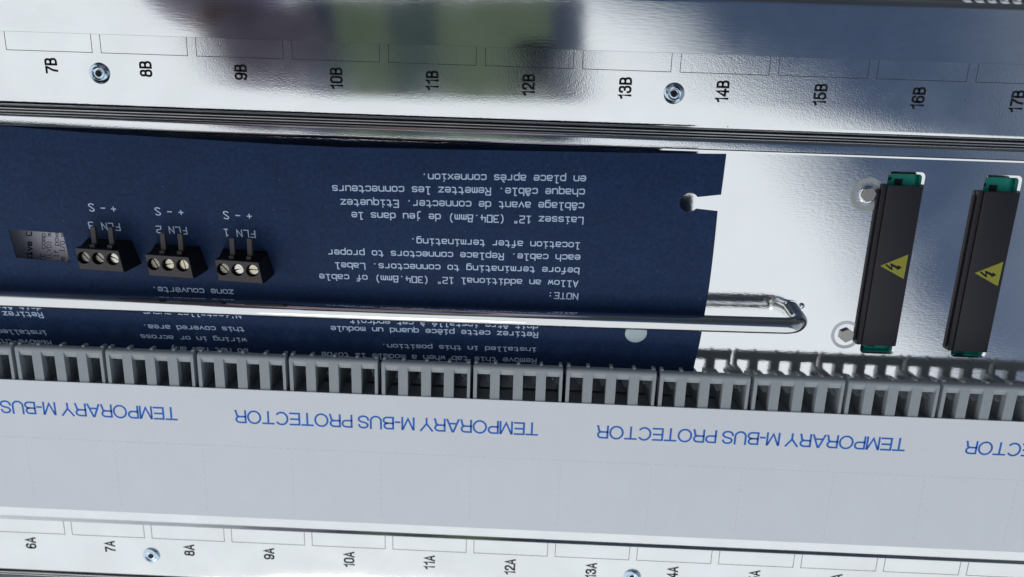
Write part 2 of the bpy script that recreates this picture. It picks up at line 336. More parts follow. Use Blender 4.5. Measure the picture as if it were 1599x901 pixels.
for ch, base, acc in (('è', 'e', [(1.4, 6.9), (2.9, 5.9)]), ('é', 'e', [(3.2, 6.9), (1.7, 5.9)]), ('à', 'a', [(1.4, 6.9), (2.9, 5.9)]),
                      ('â', 'a', [(1.0, 5.9), (2.3, 6.9), (3.6, 5.9)]), ('ê', 'e', [(1.0, 5.9), (2.3, 6.9), (3.6, 5.9)])):
    ST[ch] = ST[base] + [acc]
_B = 3.5
SB = {
 '0': [[(1.1, 0), (2.4, 0), (3.2, .5), (3.5, 1.5), (3.5, 5.5), (3.2, 6.5), (2.4, 7), (1.1, 7), (.3, 6.5), (0, 5.5), (0, 1.5), (.3, .5), (1.1, 0)]],
 '1': [[(.2, 5.5), (1.2, 5.8), (1.9, 6.6), (2.0, 7), (2.0, -.3)]],
 '2': [[(.1, 5.0), (.2, 6.2), (.9, 7), (2.5, 7), (3.3, 6.3), (3.4, 5.0), (3.0, 3.9), (.9, 1.7), (.1, .1), (3.7, .1)]],
 '3': [[(.1, 5.3), (.3, 6.4), (1.0, 7), (2.4, 7), (3.2, 6.4), (3.2, 4.6), (2.6, 3.8), (1.4, 3.7)], [(2.6, 3.8), (3.4, 3.0), (3.5, 1.3), (3.0, .4), (2.3, 0), (1.0, 0), (.2, .6), (0, 1.8)]],
 '4': [[(2.6, -.3), (2.6, 7), (0, 2.2), (0, 1.7), (3.9, 1.7)]],
 '5': [[(3.3, 6.9), (.5, 6.9), (.2, 3.4), (1.0, 4.1), (2.3, 4.2), (3.2, 3.5), (3.5, 2.1), (3.1, .6), (2.2, 0), (1.0, 0), (.2, .6), (0, 1.6)]],
 '6': [[(3.4, 5.6), (3.1, 6.6), (2.3, 7), (1.1, 7), (.3, 6.2), (0, 4.8), (0, 1.5), (.4, .4), (1.2, 0), (2.4, 0), (3.2, .6), (3.5, 1.7), (3.2, 3.4), (2.4, 4.1), (1.2, 4.1), (.3, 3.4), (0, 2.6)]],
 '7': [[(0, 6.9), (3.6, 6.9), (3.5, 6.2), (1.7, 2.6), (1.3, -.3)]],
 '8': [[(1.1, 3.8), (.3, 4.5), (.3, 6.2), (1.1, 7), (2.4, 7), (3.2, 6.2), (3.2, 4.5), (2.4, 3.8), (1.1, 3.8)], [(1.1, 3.8), (.2, 3.1), (0, 1.2), (.4, .4), (1.1, 0), (2.4, 0), (3.1, .4), (3.5, 1.2), (3.3, 3.1), (2.4, 3.8)]],
 '9': [[(.1, 1.4), (.4, .4), (1.2, 0), (2.4, 0), (3.2, .8), (3.5, 2.2), (3.5, 5.5), (3.1, 6.6), (2.3, 7), (1.1, 7), (.3, 6.4), (0, 5.3), (.3, 3.6), (1.1, 2.9), (2.3, 2.9), (3.2, 3.6), (3.5, 4.4)]],
 'A': [[(-.2, -.3), (1.75, 7), (3.7, -.3)], [(.6, 1.9), (2.9, 1.9)]],
 'B': [[(0, 3.7), (2.2, 3.7), (3.1, 4.4), (3.2, 5.6), (2.9, 6.6), (2.1, 7), (0, 7), (0, 0), (2.2, 0), (3.2, .5), (3.5, 1.6), (3.3, 3.0), (2.2, 3.7)]],
}
def _el(w, h, a0, a1, n=20, cx=None, cy=None):
    return [((w / 2 if cx is None else cx) + w / 2 * math.cos(math.radians(a0 + (a1 - a0) * i / n)), (h / 2 if cy is None else cy) + h / 2 * math.sin(math.radians(a0 + (a1 - a0) * i / n))) for i in range(n + 1)]
SH = {
 'T': (5.3, [[(0, 6.7), (5.3, 6.7)], [(2.65, 6.7), (2.65, 0)]]),
 'E': (4.6, [[(4.5, 6.7), (0, 6.7), (0, .3), (4.6, .3)], [(0, 3.6), (4.2, 3.6)]]),
 'M': (5.6, [[(0, 0), (0, 6.7), (.3, 6.7), (2.8, .6), (5.3, 6.7), (5.6, 6.7), (5.6, 0)]]),
 'P': (4.5, [[(0, 0), (0, 6.7)] + _el(3.6, 3.6, 90, -90, 12, 2.7, 4.9) + [(0, 3.1)]]),
 'O': (6.1, [_el(6.1, 6.9, 90, 450, 32, None, 3.5)]),
 'R': (4.8, [[(0, 0), (0, 6.7)] + _el(3.4, 3.3, 90, -90, 12, 2.9, 5.05) + [(0, 3.4)], [(2.9, 3.4), (4.1, 2.9), (4.5, 1.0), (4.8, 0)]]),
 'A': (5.6, [[(0, 0), (2.55, 6.9), (3.05, 6.9), (5.6, 0)], [(1.0, 2.3), (4.6, 2.3)]]),
 'Y': (5.6, [[(0, 7), (2.8, 3)], [(5.6, 7), (2.8, 3), (2.8, 0)]]),
 'B': (4.7, [[(0, 3.6), (2.7, 3.6)] + _el(3.0, 3.1, -90, 90, 10, 2.8, 5.15) + [(0, 6.7), (0, .3)] + _el(3.6, 3.3, -90, 90, 10, 2.9, 1.95)]),
 'U': (5.0, [[(0, 7), (0, 2.6)] + _el(5.0, 5.0, 180, 360, 16, 2.5, 2.6) + [(5.0, 7)]]),
 'S': (4.7, [[(4.5, 5.2), (4.2, 6.1), (3.4, 6.7), (2.3, 6.8), (1.2, 6.6), (.4, 5.9), (.3, 4.9), (.9, 4.1), (2.2, 3.7), (3.7, 3.3), (4.6, 2.5), (4.6, 1.3), (3.8, .5), (2.4, .15), (1.0, .5), (.2, 1.3), (0, 2.3)]]),
 'C': (5.6, [_el(5.9, 6.9, 42, 318, 28, 2.95, 3.5)]),
 '-': (2.0, [[(0, 2.8), (2.0, 2.8)]]), ' ': (1.0, []),
}
def stroke_strip(pl, w):
    """mitred ribbon outline of a polyline: list of (left, right) pairs, ends extended by w/2"""
    P = [Vector(p) for p in pl]; closed = (P[0] - P[-1]).length < 1e-6
    if not closed:
        P[0] = P[0] + (P[0] - P[1]).normalized() * w * .4; P[-1] = P[-1] + (P[-1] - P[-2]).normalized() * w * .4
    out = []; n = len(P)
    for i in range(n):
        if closed: a, b, c = P[(i - 1) % (n - 1)], P[i], P[(i + 1) % (n - 1)]
        else: a, b, c = P[max(i - 1, 0)], P[i], P[min(i + 1, n - 1)]
        d1 = (b - a).normalized() if (b - a).length > 1e-9 else (c - b).normalized()
        d2 = (c - b).normalized() if (c - b).length > 1e-9 else d1
        t = (d1 + d2); t = t.normalized() if t.length > 1e-6 else d1
        nn = Vector((-t.y, t.x)); m = 1 / max(.45, nn.dot(Vector((-d1.y, d1.x))))
        out.append((b + nn * w / 2 * m, b - nn * w / 2 * m))
    return out
def strokes(mb, glyphs, fn, unit, w):
    for k, pl in enumerate(glyphs):
        st = stroke_strip(pl, w); vs = []
        for l, r in st: vs += [fn(l.x * unit, l.y * unit, k), fn(r.x * unit, r.y * unit, k)]
        mb.add(vs, [(2 * j, 2 * j + 1, 2 * j + 3, 2 * j + 2) for j in range(len(st) - 1)])
def bold_mb(txt, cap, fn, adv=5.35, w=1.42):
    mb = MB(); u = cap / 7.9
    off = .7 * u
    for i, c in reversed(list(enumerate(txt))):
        off -= (adv if c != '1' else 4.0) * u
        strokes(mb, SB[c], lambda x, y, k, off=off: fn(off + x, y + .45 * u, k + (i % 2) * 3), u, w)
    return mb
def sans_mb(txt, length, cap, fn, w=.98, gap=1.25):
    u = cap / 7.2; tot = sum(SH[c][0] + gap for c in txt) - gap; sx = length / (tot * u); mb = MB(); off = 0
    for i, c in enumerate(txt):
        strokes(mb, SH[c][1], lambda x, y, k, off=off: fn((off * u + x) * sx, y, k + (i % 2) * 3), u, w); off += SH[c][0] + gap
    return mb
def stroke_text(mb, txt, fn, unit, w=1.2, sub=False):
    """fn(u, v, layer) maps lettering millimetres to space"""
    for i, ch in enumerate(txt):
        if ch == ' ': continue
        for k, pl in enumerate(ST[ch]):
            if sub:
                q = [pl[0]]
                for a, b in zip(pl, pl[1:]):
                    m = max(1, int(math.hypot(a[0] - b[0], a[1] - b[1]) / 1.6))
                    q += [(a[0] + (b[0] - a[0]) * j / m, a[1] + (b[1] - a[1]) * j / m) for j in range(1, m + 1)]
                pl = q
            st = stroke_strip(pl, w); n = len(st); vs = []
            for l, r in st:
                vs.append(fn((i * 6.4 + l.x) * unit, l.y * unit, k)); vs.append(fn((i * 6.4 + r.x) * unit, r.y * unit, k))
            mb.add(vs, [(2 * j, 2 * j + 1, 2 * j + 3, 2 * j + 2) for j in range(n - 1)])

P = 31.75
XL, XR = -62.0, 395.0

# ================================================================== SETTING
g = MB(); g.add([(-60000, -60000, -62), (60000, -60000, -62), (60000, 60000, -62), (-60000, 60000, -62)], [(0, 1, 2, 3)])
tag(g.build('ground', GROUND), kind='structure')

# ================================================================== CHASSIS
chassis = empty('steel_chassis', (0, 0, 0), 'shiny galvanised steel module chassis with numbered slot flanges and back plate', 'chassis')
# smooth panels one sheet lower than the printed flanges
pan = MB()
prof = [(-3, -1.25), (15.6, -1.25)] + [(15.6 + 4.2 * math.sin(t), -1.25 - 4.2 * (1 - math.cos(t))) for t in [i * .13 for i in range(1, 8)]]
y_e, z_e = prof[-1]
prof += [(y_e + 3, z_e - 6.0)]
pan.profile(prof, XL, XR, 1)
pan.build('panel', GALV_S, chassis, smooth=True, recalc=False)
cor = MB()      # ribbed trim past the bend of the panel, seen at the very corner
for i in range(24):
    x = 312 + i * 4.0
    cor.tube([(x, 19.7, -4.5), (x + 3.6, 25.4, -3.0)], 1.2, 10)
cor.build('ribbed_trim', WHITE, chassis, smooth=True)
pan = MB(); pan.box(XL, XR, -190, -160, -2.45, -1.25); pan.build('panel', GALV_S, chassis)

def arc(cy, cz, r, a0, a1, n=6):
    return [(cy + r * math.cos(math.radians(a0 + (a1 - a0) * i / n)), cz + r * math.sin(math.radians(a0 + (a1 - a0) * i / n))) for i in range(n + 1)]
def flange(y0, x0f, names, rivets, label):
    m = MB()
    pr = [(y0, -1.22), (y0, -0.06), (y0 - .06, 0)] + [(y0 - 14.5, 0), (y0 - 18.5, -.09), (y0 - 22.3, -.33)] + arc(y0 - 22.3, -2.33, 2.0, 90, 180, 8)[1:] + [(y0 - 24.3, -8)]
    m.profile(pr, XL, XR, 1)
    f = m.build('slot_flange', GALV, chassis, smooth=True, recalc=False)
    f['label'] = label
    for k, nm in names:
        x = x0f + k * P; w = 28.75; h = 5.9; t = 0.10
        b = MB()
        b.add([(x - t, y0 - .1, .02), (x + t, y0 - .1, .02), (x + t, y0 - h + t, .02), (x + w - t, y0 - h + t, .02), (x + w - t, y0 - .1, .02), (x + w + t, y0 - .1, .02), (x + w + t, y0 - h - t, .02), (x - t, y0 - h - t, .02)],
              [(0, 1, 2, 7), (7, 2, 3, 6), (6, 3, 4, 5)])
        b.build('label_frame', INKW, f, recalc=False)
        fn = lambda u, v, k, x=x: (x + w / 2 + 1.95 - v, y0 - 7.75 + u, .02 + .004 * k)
        tx = bold_mb(nm, 3.95, fn)
        tx.build('slot_number', INK, f, recalc=False)
    for rx, ry in rivets:
        r = MB(); r.lathe((rx, ry), [(3.45, 0), (3.4, .25), (2.9, .75), (2.2, .95), (1.75, .55), (1.6, .5), (1.25, .62), (1.1, .55)])
        rv = r.build('rivet', ZINC, f, smooth=True)
        h = MB(); h.cyl((rx - .1, ry - .05), 1.08, .50, .60, 20); h.build('rivet_hole', DARKH, rv)
    return f
flange(0, 0.0, [(k, f'{k + 7}B') for k in range(-1, 12)], [(30.5, -12.4), (220.9, -12.6)], 'upper printed flange with slot numbers ending in B')
flange(-182.6, -0.2, [(k, f'{k + 7}A') for k in range(-2, 13)], [(30.6, -196.2), (220.9, -195.9)], 'lower printed flange with slot numbers ending in A')
# folded sheets in the seam below each flange
for y0 in (0, -182.6):
    for dy in (-24.85, -25.75):
        s = MB(); s.box(XL, XR, y0 + dy - .22, y0 + dy + .22, -8, -.5); s.build('seam_sheet', CUTE, chassis, bevel=.1)
    s = MB()
    zt = 2.0 if y0 == 0 else 0.6
    pr = [(y0 - 26.4, -8)] + [(y0 - 26.4, zt - 1.5)] + arc(y0 - 27.9, zt - 1.55, 1.5, 0, 90, 8)[1:] + [(y0 - 30.0, zt + .0)] + ([] if y0 == 0 else [(y0 - 45, zt)])
    s.profile(pr, XL, XR, 1); s.build('seam_edge', GALV, chassis, smooth=True, recalc=False)
# back plate with connector slots
SLOTX = [(293.6, 305.0), (325.35, 336.75)]; SY0, SY1 = -98.9, -35.9
ch = .75
bp = flat_mb([(XL, -165), (XR, -165), (XR, -30.35), (XL, -30.35)], [rrect(a - ch * 0, b + ch, SY0 - .2, SY1 + ch, 1.6) for a, b in SLOTX], .8, 2.0)
bp.add([(XL, -30.02, 1.95), (XR, -30.02, 1.95), (XR, -30.35, 2.16), (XL, -30.35, 2.16), (XR, -30.9, 2.0), (XL, -30.9, 2.0)], [(0, 1, 2, 3), (3, 2, 4, 5)])
plate = bp.build('back_plate', PLATE, chassis, recalc=True)
for a, b in SLOTX:
    m = MB(); o1 = rrect(a, b + ch, SY0 - .2, SY1 + ch, 1.6); i1 = rrect(a + .45, b, SY0 + .3, SY1, 1.2)
    m.loft([[(x, y, 2.0) for x, y in o1], [(x, y, 1.55) for x, y in i1], [(x, y, -.3) for x, y in i1]], cap=False)
    m.build('slot_rim', GALV_S, plate, smooth=True, recalc=False)

# ================================================================== CARD COVER SHEET (blue)
KY = [-28, -38, -43, -52.6, -65.6, -74.5, -82, -88, -94, -98, -101.6, -105, -107.5, -112]
KZ = [21.6, 21.5, 21.2, 20.1, 17.6, 15.2, 13.0, 11.4, 9.6, 7.8, 5.8, 4.0, 3.1, 2.7]
def lerp_z(Y):
    if Y >= KY[0]: return KZ[0]
    for i in range(len(KY) - 1):
        if KY[i] >= Y >= KY[i + 1]:
            t = (KY[i] - Y) / (KY[i] - KY[i + 1]); return KZ[i] + t * (KZ[i + 1] - KZ[i])
    return KZ[-1]
def fz(Y):      # smoothed profile
    return sum(lerp_z(Y + d) for d in (-3, -2, -1, 0, 1, 2, 3)) / 7
TS = []; _s = 0; _y = -26.0
while _y > -114:
    TS.append((_s, _y)); n = _y - .25; _s += math.hypot(.25, fz(n) - fz(_y)); _y = n
def s_of(Y):
    i = min(len(TS) - 2, max(0, int((-26 - Y) / .25))); t = (TS[i][1] - Y) / .25
    return TS[i][0] + t * (TS[i + 1][0] - TS[i][0])
def y_of(s):
    lo, hi = 0, len(TS) - 1
    while hi - lo > 1:
        m = (lo + hi) // 2
        if TS[m][0] <= s: lo = m
        else: hi = m
    t = (s - TS[lo][0]) / (TS[hi][0] - TS[lo][0]); return TS[lo][1] + t * (TS[hi][1] - TS[lo][1])
sheet = empty('cover_sheet', (85, -70, 2), 'dark blue card cover sheet printed with pale wiring notes, keyhole notch at its right edge', 'cover sheet')
SO = Vector((85, -70, 2))
top_edge = [(-62, -27.6), (-20, -28.4), (4.6, -29.0), (22, -29.8), (39.7, -30.5), (69.7, -31.2), (95.6, -31.85), (115.6, -32.1), (169, -31.3), (208, -30.6), (234.4, -29.95)]
kc = (224.7, -45.35); kr = 3.0
a_up = math.radians(38); a_dn = math.radians(-38)
key = [(234.2, -42.5)] + [(kc[0] + kr * math.cos(a), kc[1] + kr * math.sin(a)) for a in [a_up + (2 * math.pi - 2 * a_up) * i / 30 for i in range(31)]] + [(233.8, -47.7)]
outer = top_edge + key + [(235.0, -74), (235.7, -111.5), (-62, -111.5)]
WIN = [(5.3, -62.7), (23.05, -63.2), (22.85, -73.6), (4.7, -72.7)]
sm = flat_mb(outer, [WIN], 0, .32)
me = bpy.data.meshes.new('card'); me.from_pydata([(x * MM, y * MM, z * MM) for x, y, z in sm.v], [], sm.f)
bm = bmesh.new(); bm.from_mesh(me)
bmesh.ops.remove_doubles(bm, verts=bm.verts, dist=1e-7)
yy = -30.0
while yy > -111:
    bmesh.ops.bisect_plane(bm, geom=bm.verts[:] + bm.edges[:] + bm.faces[:], plane_co=(0, yy * MM, 0), plane_no=(0, 1, 0)); yy -= 1.0 if yy < -78 else 2.0
for v in bm.verts:
    v.co.z += fz(v.co.y / MM) * MM
    v.co -= SO * MM
bmesh.ops.recalc_face_normals(bm, faces=bm.faces)
bm.to_mesh(me); bm.free(); me.materials.append(PAPER)
for p in me.polygons: p.use_smooth = True
me.set_sharp_from_angle(angle=math.radians(40))
card = link(bpy.data.objects.new('card', me), sheet)

LINES = [
 (0, 'en place après connexion.', 191.97, -38.22, 141.17, -39.38), (0, 'chaque câble. Remettez les connecteurs', 191.89, -42.34, 112.98, -44.09),
 (0, 'câblage avant de connecter. Etiquetez', 191.94, -46.73, 115.4, -48.43), (0, 'Laissez 12" (304.8mm) de jeu dans le', 192.04, -51.34, 118.66, -52.48),
 (1, 'location after terminating.', 191.6, -59.8, 137.16, -60.51), (1, 'each cable. Replace connectors to proper', 191.89, -64.03, 109.99, -65.52),
 (1, 'before terminating to connectors. Label', 191.94, -68.59, 111.82, -70.02), (1, 'Allow an additional 12" (304.8mm) of cable', 191.92, -73.29, 106.18, -74.42),
 (1, 'NOTE:', 192.26, -77.92, 182.34, -77.87),
 (2, 'Retirez cette pièce quand un module', 179.54, -93.6, 107.83, -94.43), (2, 'doit être installé à cet endroit', 179.4, -90.31, 114.77, -90.99),
 (3, 'installed in this position.', 179.28, -100.34, 124.77, -101.42), (3, 'Remove this tab when a module is to be', 179.5, -105.29, 102.68, -106.24),
 (4, 'wiring in or across', 76.36, -101.35, 38.56, -101.6), (4, 'this covered area.', 76.71, -96.48, 41.0, -97.02), (4, 'Do not run any', 75.78, -106.16, 48.0, -106.44),
 (5, "N'installez aucun", 76.74, -90.43, 43.0, -90.74), (5, 'zone couverte.', 75.91, -81.66, 48.24, -81.7),
 (6, 'Retirez cette pièce quand un module', 6.46, -93.62, -65.3, -94.4), (6, 'doit être installé à cet endroit', 6.95, -90.53, -57.7, -91.2),
 (6, 'installed in this position.', 4.35, -101.66, -50.1, -102.5), (6, 'Remove this tab when a module is to be', 4.25, -106.07, -72.5, -107.0),
 (7, 'FLN 3', 42.48, -59.23, 32.4, -59.08), (8, 'FLN 2', 64.3, -59.66, 54.49, -59.57), (9, 'FLN 1', 86.58, -59.9, 76.47, -59.73)]
SIGNS = [(7, 'S', 35.4, -52.9), (7, '-', 39.1, -53.0), (7, '+', 42.5, -53.2), (8, 'S', 56.8, -53.4), (8, '-', 60.6, -53.4), (8, '+', 64.3, -53.5), (9, 'S', 78.8, -53.8), (9, '-', 82.6, -53.8), (9, '+', 86.3, -53.9)]
notes = {}
def on_sheet(X0, Y0, dx, dy):
    def fn(u, v, k):
        x, y = X0 + dx * u, Y0 + dy * u
        Y = y_of(s_of(y) + v); X = x + v * dy * -0.3
        return (X, Y, fz(Y) + .345 + .006 * k)
    return fn
for n, t, x0, y0, x1, y1 in LINES:
    LN = math.hypot(x1 - x0, y1 - y0); N = len(t) - .28
    unit = LN / N / 6.4
    stroke_text(notes.setdefault(n, MB()), t, on_sheet(x0, y0, (x1 - x0) / LN, (y1 - y0) / LN), unit, w=1.1 if n < 7 else .95, sub=True)
for n, t, x, y in SIGNS:
    stroke_text(notes[n], t, on_sheet(x, y, -1, 0), 2.2 / 6.4, w=1.0, sub=True)
for n, mb in notes.items():
    mb.build('printed_note', PALEINK, sheet, recalc=False, offset=SO)
for sl in ([(79.73, -93.87), (79.71, -98.86), (79.4, -104.6)], [(36.97, -93.26), (36.7, -98.16), (36.2, -104.3)], [(203.62, -93.54), (203.69, -98.22), (203.71, -104.6)]):
    m = MB(); pts = []
    for a, b in zip(sl, sl[1:]):
        pts += [(a[0] + (b[0] - a[0]) * i / 8, a[1] + (b[1] - a[1]) * i / 8) for i in range(8)]
    vs = []
    for x, y in pts: vs += [(x - .09, y, fz(y) + .34), (x + .09, y, fz(y) + .34)]
    m.add(vs, [(2 * i, 2 * i + 1, 2 * i + 3, 2 * i + 2) for i in range(len(pts) - 1)])
    m.build('tab_slit', SLIT, sheet, recalc=False, offset=SO)
# pale push rivet pressed into the sheet under the bar
pr_ = empty('push_rivet', (213.1, -92.2, 10.3), 'pale round plastic push rivet in the blue card, half hidden under the bar', 'push rivet')
zz = fz(-92.0)
m = MB(); m.lathe((0, 0), [(3.75, .36), (3.7, .6), (3.2, .8), (1.5, .86), (.01, .87)])
sl = (fz(-95) - fz(-89)) / -6
m.v = [(x, y, z + y * -sl * -1) for x, y, z in m.v]
m.v = [(x, y, z + 0) for x, y, z in m.v]
hd = m.build('rivet_head', NYLON, pr_, smooth=True)
hd.location = Vector((0, 0, zz - 10.3)) * MM
m = MB(); m.cyl((0, 0), 1.6, 2.1 - zz, .1, 16); st = m.build('rivet_stem', NYLON, pr_, smooth=True); st.location = Vector((0, 0, zz - 10.3)) * MM

# printed label deep under the window of the sheet
lab = empty('instruction_label', (9, -70, 2.1), 'pale paper label with black print lying deep under the window of the blue card', 'label')
m = MB(); m.box(-14, 30, -88, -52, 2.1, 7.9); m.build('label_backing', LABELP, lab, offset=(9, -70, 2.1))
m = MB()
for txt, x, y, pitch in (('ctive C', 4.0, -77.2, 1.75), ('PCE comp', 8.7, -76.8, 1.42), ('e (LVD) mo', 10.7, -77.5, 1.36), ('g. If power', 13.1, -78.2, 1.40), ('the I/O mod', 15.3, -77.5, 1.36), ('s must be s', 17.5, -78.5, 1.36)):
    bw = 1.5 if pitch > 1.5 else 1.0
    stroke_text(m, txt, lambda u, v, k, x=x, y=y: (x - v * 1.0 + u * .13, y + u, 7.93 + .006 * k), pitch / 6.4, w=bw)
m.build('lettering', INK, lab, recalc=False, offset=(9, -70, 2.1))

# ================================================================== TERMINAL PLUGS
def make_plug(name, loc, label, angs, cols):
    t = empty(name, loc, label, 'terminal plug', 'black screw terminal plugs on the blue card')
    W = 13.9; H = 10.0; Dp = 6.7       # local: x 0..W, y 0 (far edge) .. -Dp, z 0..H
    sh = .14                           # lean of the front face
    hx = [2.35, 6.95, 11.6]; hy = -3.15
    f = flat_mb([(0, 0), (W, -.45), (W + 1.1, -7.4), (.75, -6.9)], [circle((x + .1, hy - .05 * i), 1.95, 28) for i, x in enumerate(hx)], 6.6, H)
    b = f
    b.add([(0, 0, 6.6), (W, -.45, 6.6), (W + 1.1, -7.4, 6.6), (.75, -6.9, 6.6), (-1.4, 1.9, -1.2), (W - .5, 1.6, -1.2), (W + .9, -7.2, -1.2), (.3, -6.6, -1.2)],
          [(0, 1, 2, 3), (4, 5, 1, 0), (5, 6, 2, 1), (6, 7, 3, 2), (7, 4, 0, 3), (7, 6, 5, 4)])
    b.build('plug_body', LITPLUGP if False else BLACKP, t, bevel=0)
    fc = flat_mb([(.15, -.15), (W - .12, -.58), (W + .95, -7.22), (.88, -6.75)], [circle((x + .1, hy - .05 * i), 2.0, 28) for i, x in enumerate(hx)], H + .01, H + .12)
    fc.build('lit_face', LITPLUGP, t)  # thin sheet added to carry the lit tone of the plug top
    for i, x in enumerate(hx):
        m = MB(); c = (x + .1, hy - .05 * i)
        # slotted head: two half discs with a gap, over a base disc
        a = angs[i]; ca, sa = math.cos(a), math.sin(a); r = 1.72; g_ = .24
        for sgn in (1, -1):
            pl = []
            al = math.asin(g_ / r)
            for j in range(15):
                q = al + (math.pi - 2 * al) * j / 14
                px, py = r * math.cos(q), sgn * r * math.sin(q)
                pl.append((c[0] + ca * px - sa * py, c[1] + sa * px + ca * py))
            if sgn < 0: pl.reverse()
            m.loft([[(q[0], q[1], 7.5) for q in pl], [(q[0], q[1], 8.35) for q in pl], [(c[0] + (q[0] - c[0]) * .9, c[1] + (q[1] - c[1]) * .9, 8.55) for q in pl]])
        m.cyl(c, r, 6.62, 7.6, 24)
        m.build('terminal_screw', cols[i], t, smooth=True, angle=30)
    for x in (4.6, 10.2):
        m = MB(); m.box(x - .76, x + .76, -.2, 6.4, 5.8, 7.1); m.box(x - .76, x + .76, -.2, .9, 5.8, 8.4)
        m.build('coding_tab', LITPLUGP, t, bevel=.12)
    return t
S2 = new_mat('bright_nickel', (0.80, 0.77, 0.68), 0.25, 1.0); add_noise(S2, 1200, bump=.12, dist=.00006, col_var=.2)
S3 = new_mat('dull_nickel', (0.40, 0.36, 0.31), 0.35, 1.0); add_noise(S3, 1200, bump=.12, dist=.00006, col_var=.3)
R_ = math.radians
make_plug('terminal_plug', (31.95, -65.95, 17.0), 'black three-screw terminal plug nearest the window cut in the blue card', [R_(-48), R_(-42), R_(-25)], [S3, S3, S2])
make_plug('terminal_plug', (54.2, -67.15, 17.0), 'middle black three-screw terminal plug, under the print FLN 2', [R_(-62), R_(10), R_(-78)], [S3, SCREWM, SCREWM])
make_plug('terminal_plug', (76.35, -67.95, 17.0), 'black three-screw terminal plug nearest the long wiring note, under FLN 1', [R_(-45), R_(18), R_(0)], [S3, S2, SCREWM])

# ================================================================== RETAINING BAR
bar = empty('retaining_bar', (267.2, -83.2, 2), 'polished round steel bar lying across the blue card, its end bent down to the plate', 'bar')
pts = [(-62, -87.0, 16.6), (40, -86.9, 16.6), (130, -86.7, 16.6), (200, -86.3, 16.6), (250, -85.75, 16.6), (261, -85.6, 16.6)]
rb = 5.4; c0 = Vector((261.4, -85.55, 16.6 - rb))
dirx = Vector((1, .04, 0)).normalized(); down = Vector((.06, .16, -1)).normalized()
for i in range(1, 13):
    a = math.pi / 2 * i / 12
    pts.append(tuple(c0 + dirx * rb * math.sin(a) + Vector((0, 0, 1)) * rb * math.cos(a) + Vector((.2, .35, 0)) * (i / 12) ** 2))
last = Vector(pts[-1])
for i in range(1, 4): pts.append(tuple(last + Vector((.45, 1.1, -(last.z - 1.9))) * (i / 3)))
BO = (267.2, -83.2, 2)
m = MB(); m.tube(pts, 2.75, 40); m.build('bar_rod', CHROME, bar, smooth=True, offset=BO)
e = Vector(pts[-1])
m = MB(); m.annulus((e.x, e.y), 2.78, 3.2, 2.02, 2.5, 40); m.build('base_collar', CHROME, bar, smooth=True, offset=BO)
m = MB(); m.lathe((e.x + 3.6, e.y + 1.3), [(1.1, 2.0), (1.05, 2.3), (.7, 2.7), (.1, 2.85)], 18); m.build('lock_nub', CHROME, bar, smooth=True, offset=BO)

# ================================================================== BOLTS
WASHB = new_mat('bright_scored_ring', (0.74, 0.75, 0.76), 0.4, 0.7); add_noise(WASHB, 1600, col_var=0.05)
def bolt(loc, label, r0, r1, ang, ring, collar):
    t = empty('hex_bolt', loc, label, 'bolt', 'hex bolts on the bare plate')
    m = MB(); m.annulus((0, 0), r0, r1, .02, .10, 56); m.build('washer_ring', ring, t)
    if collar:
        m = MB(); m.lathe((0, 0), [(3.05, .02), (3.0, .2), (2.75, .38), (2.4, .42)], 36); m.build('bolt_collar', CHROME, t, smooth=True)
    hexr = lambda r, z: [(r * math.cos(ang + k * math.pi / 3), r * math.sin(ang + k * math.pi / 3), z) for k in range(6)]
    m = MB(); m.loft([hexr(2.55, .04), hexr(2.55, 1.1), hexr(2.4, 1.25)]); m.build('bolt_head', STAIN, t)
    return t
bolt((287.8, -43.1, 2), 'hex bolt in a grey ring beside the top of the dark connector cover', 3.95, 5.6, .2, WASH, True)
bolt((287.9, -92.5, 2), 'hex bolt in a pale ring beyond the bent end of the bar', 4.0, 5.1, .45, WASHB, False)

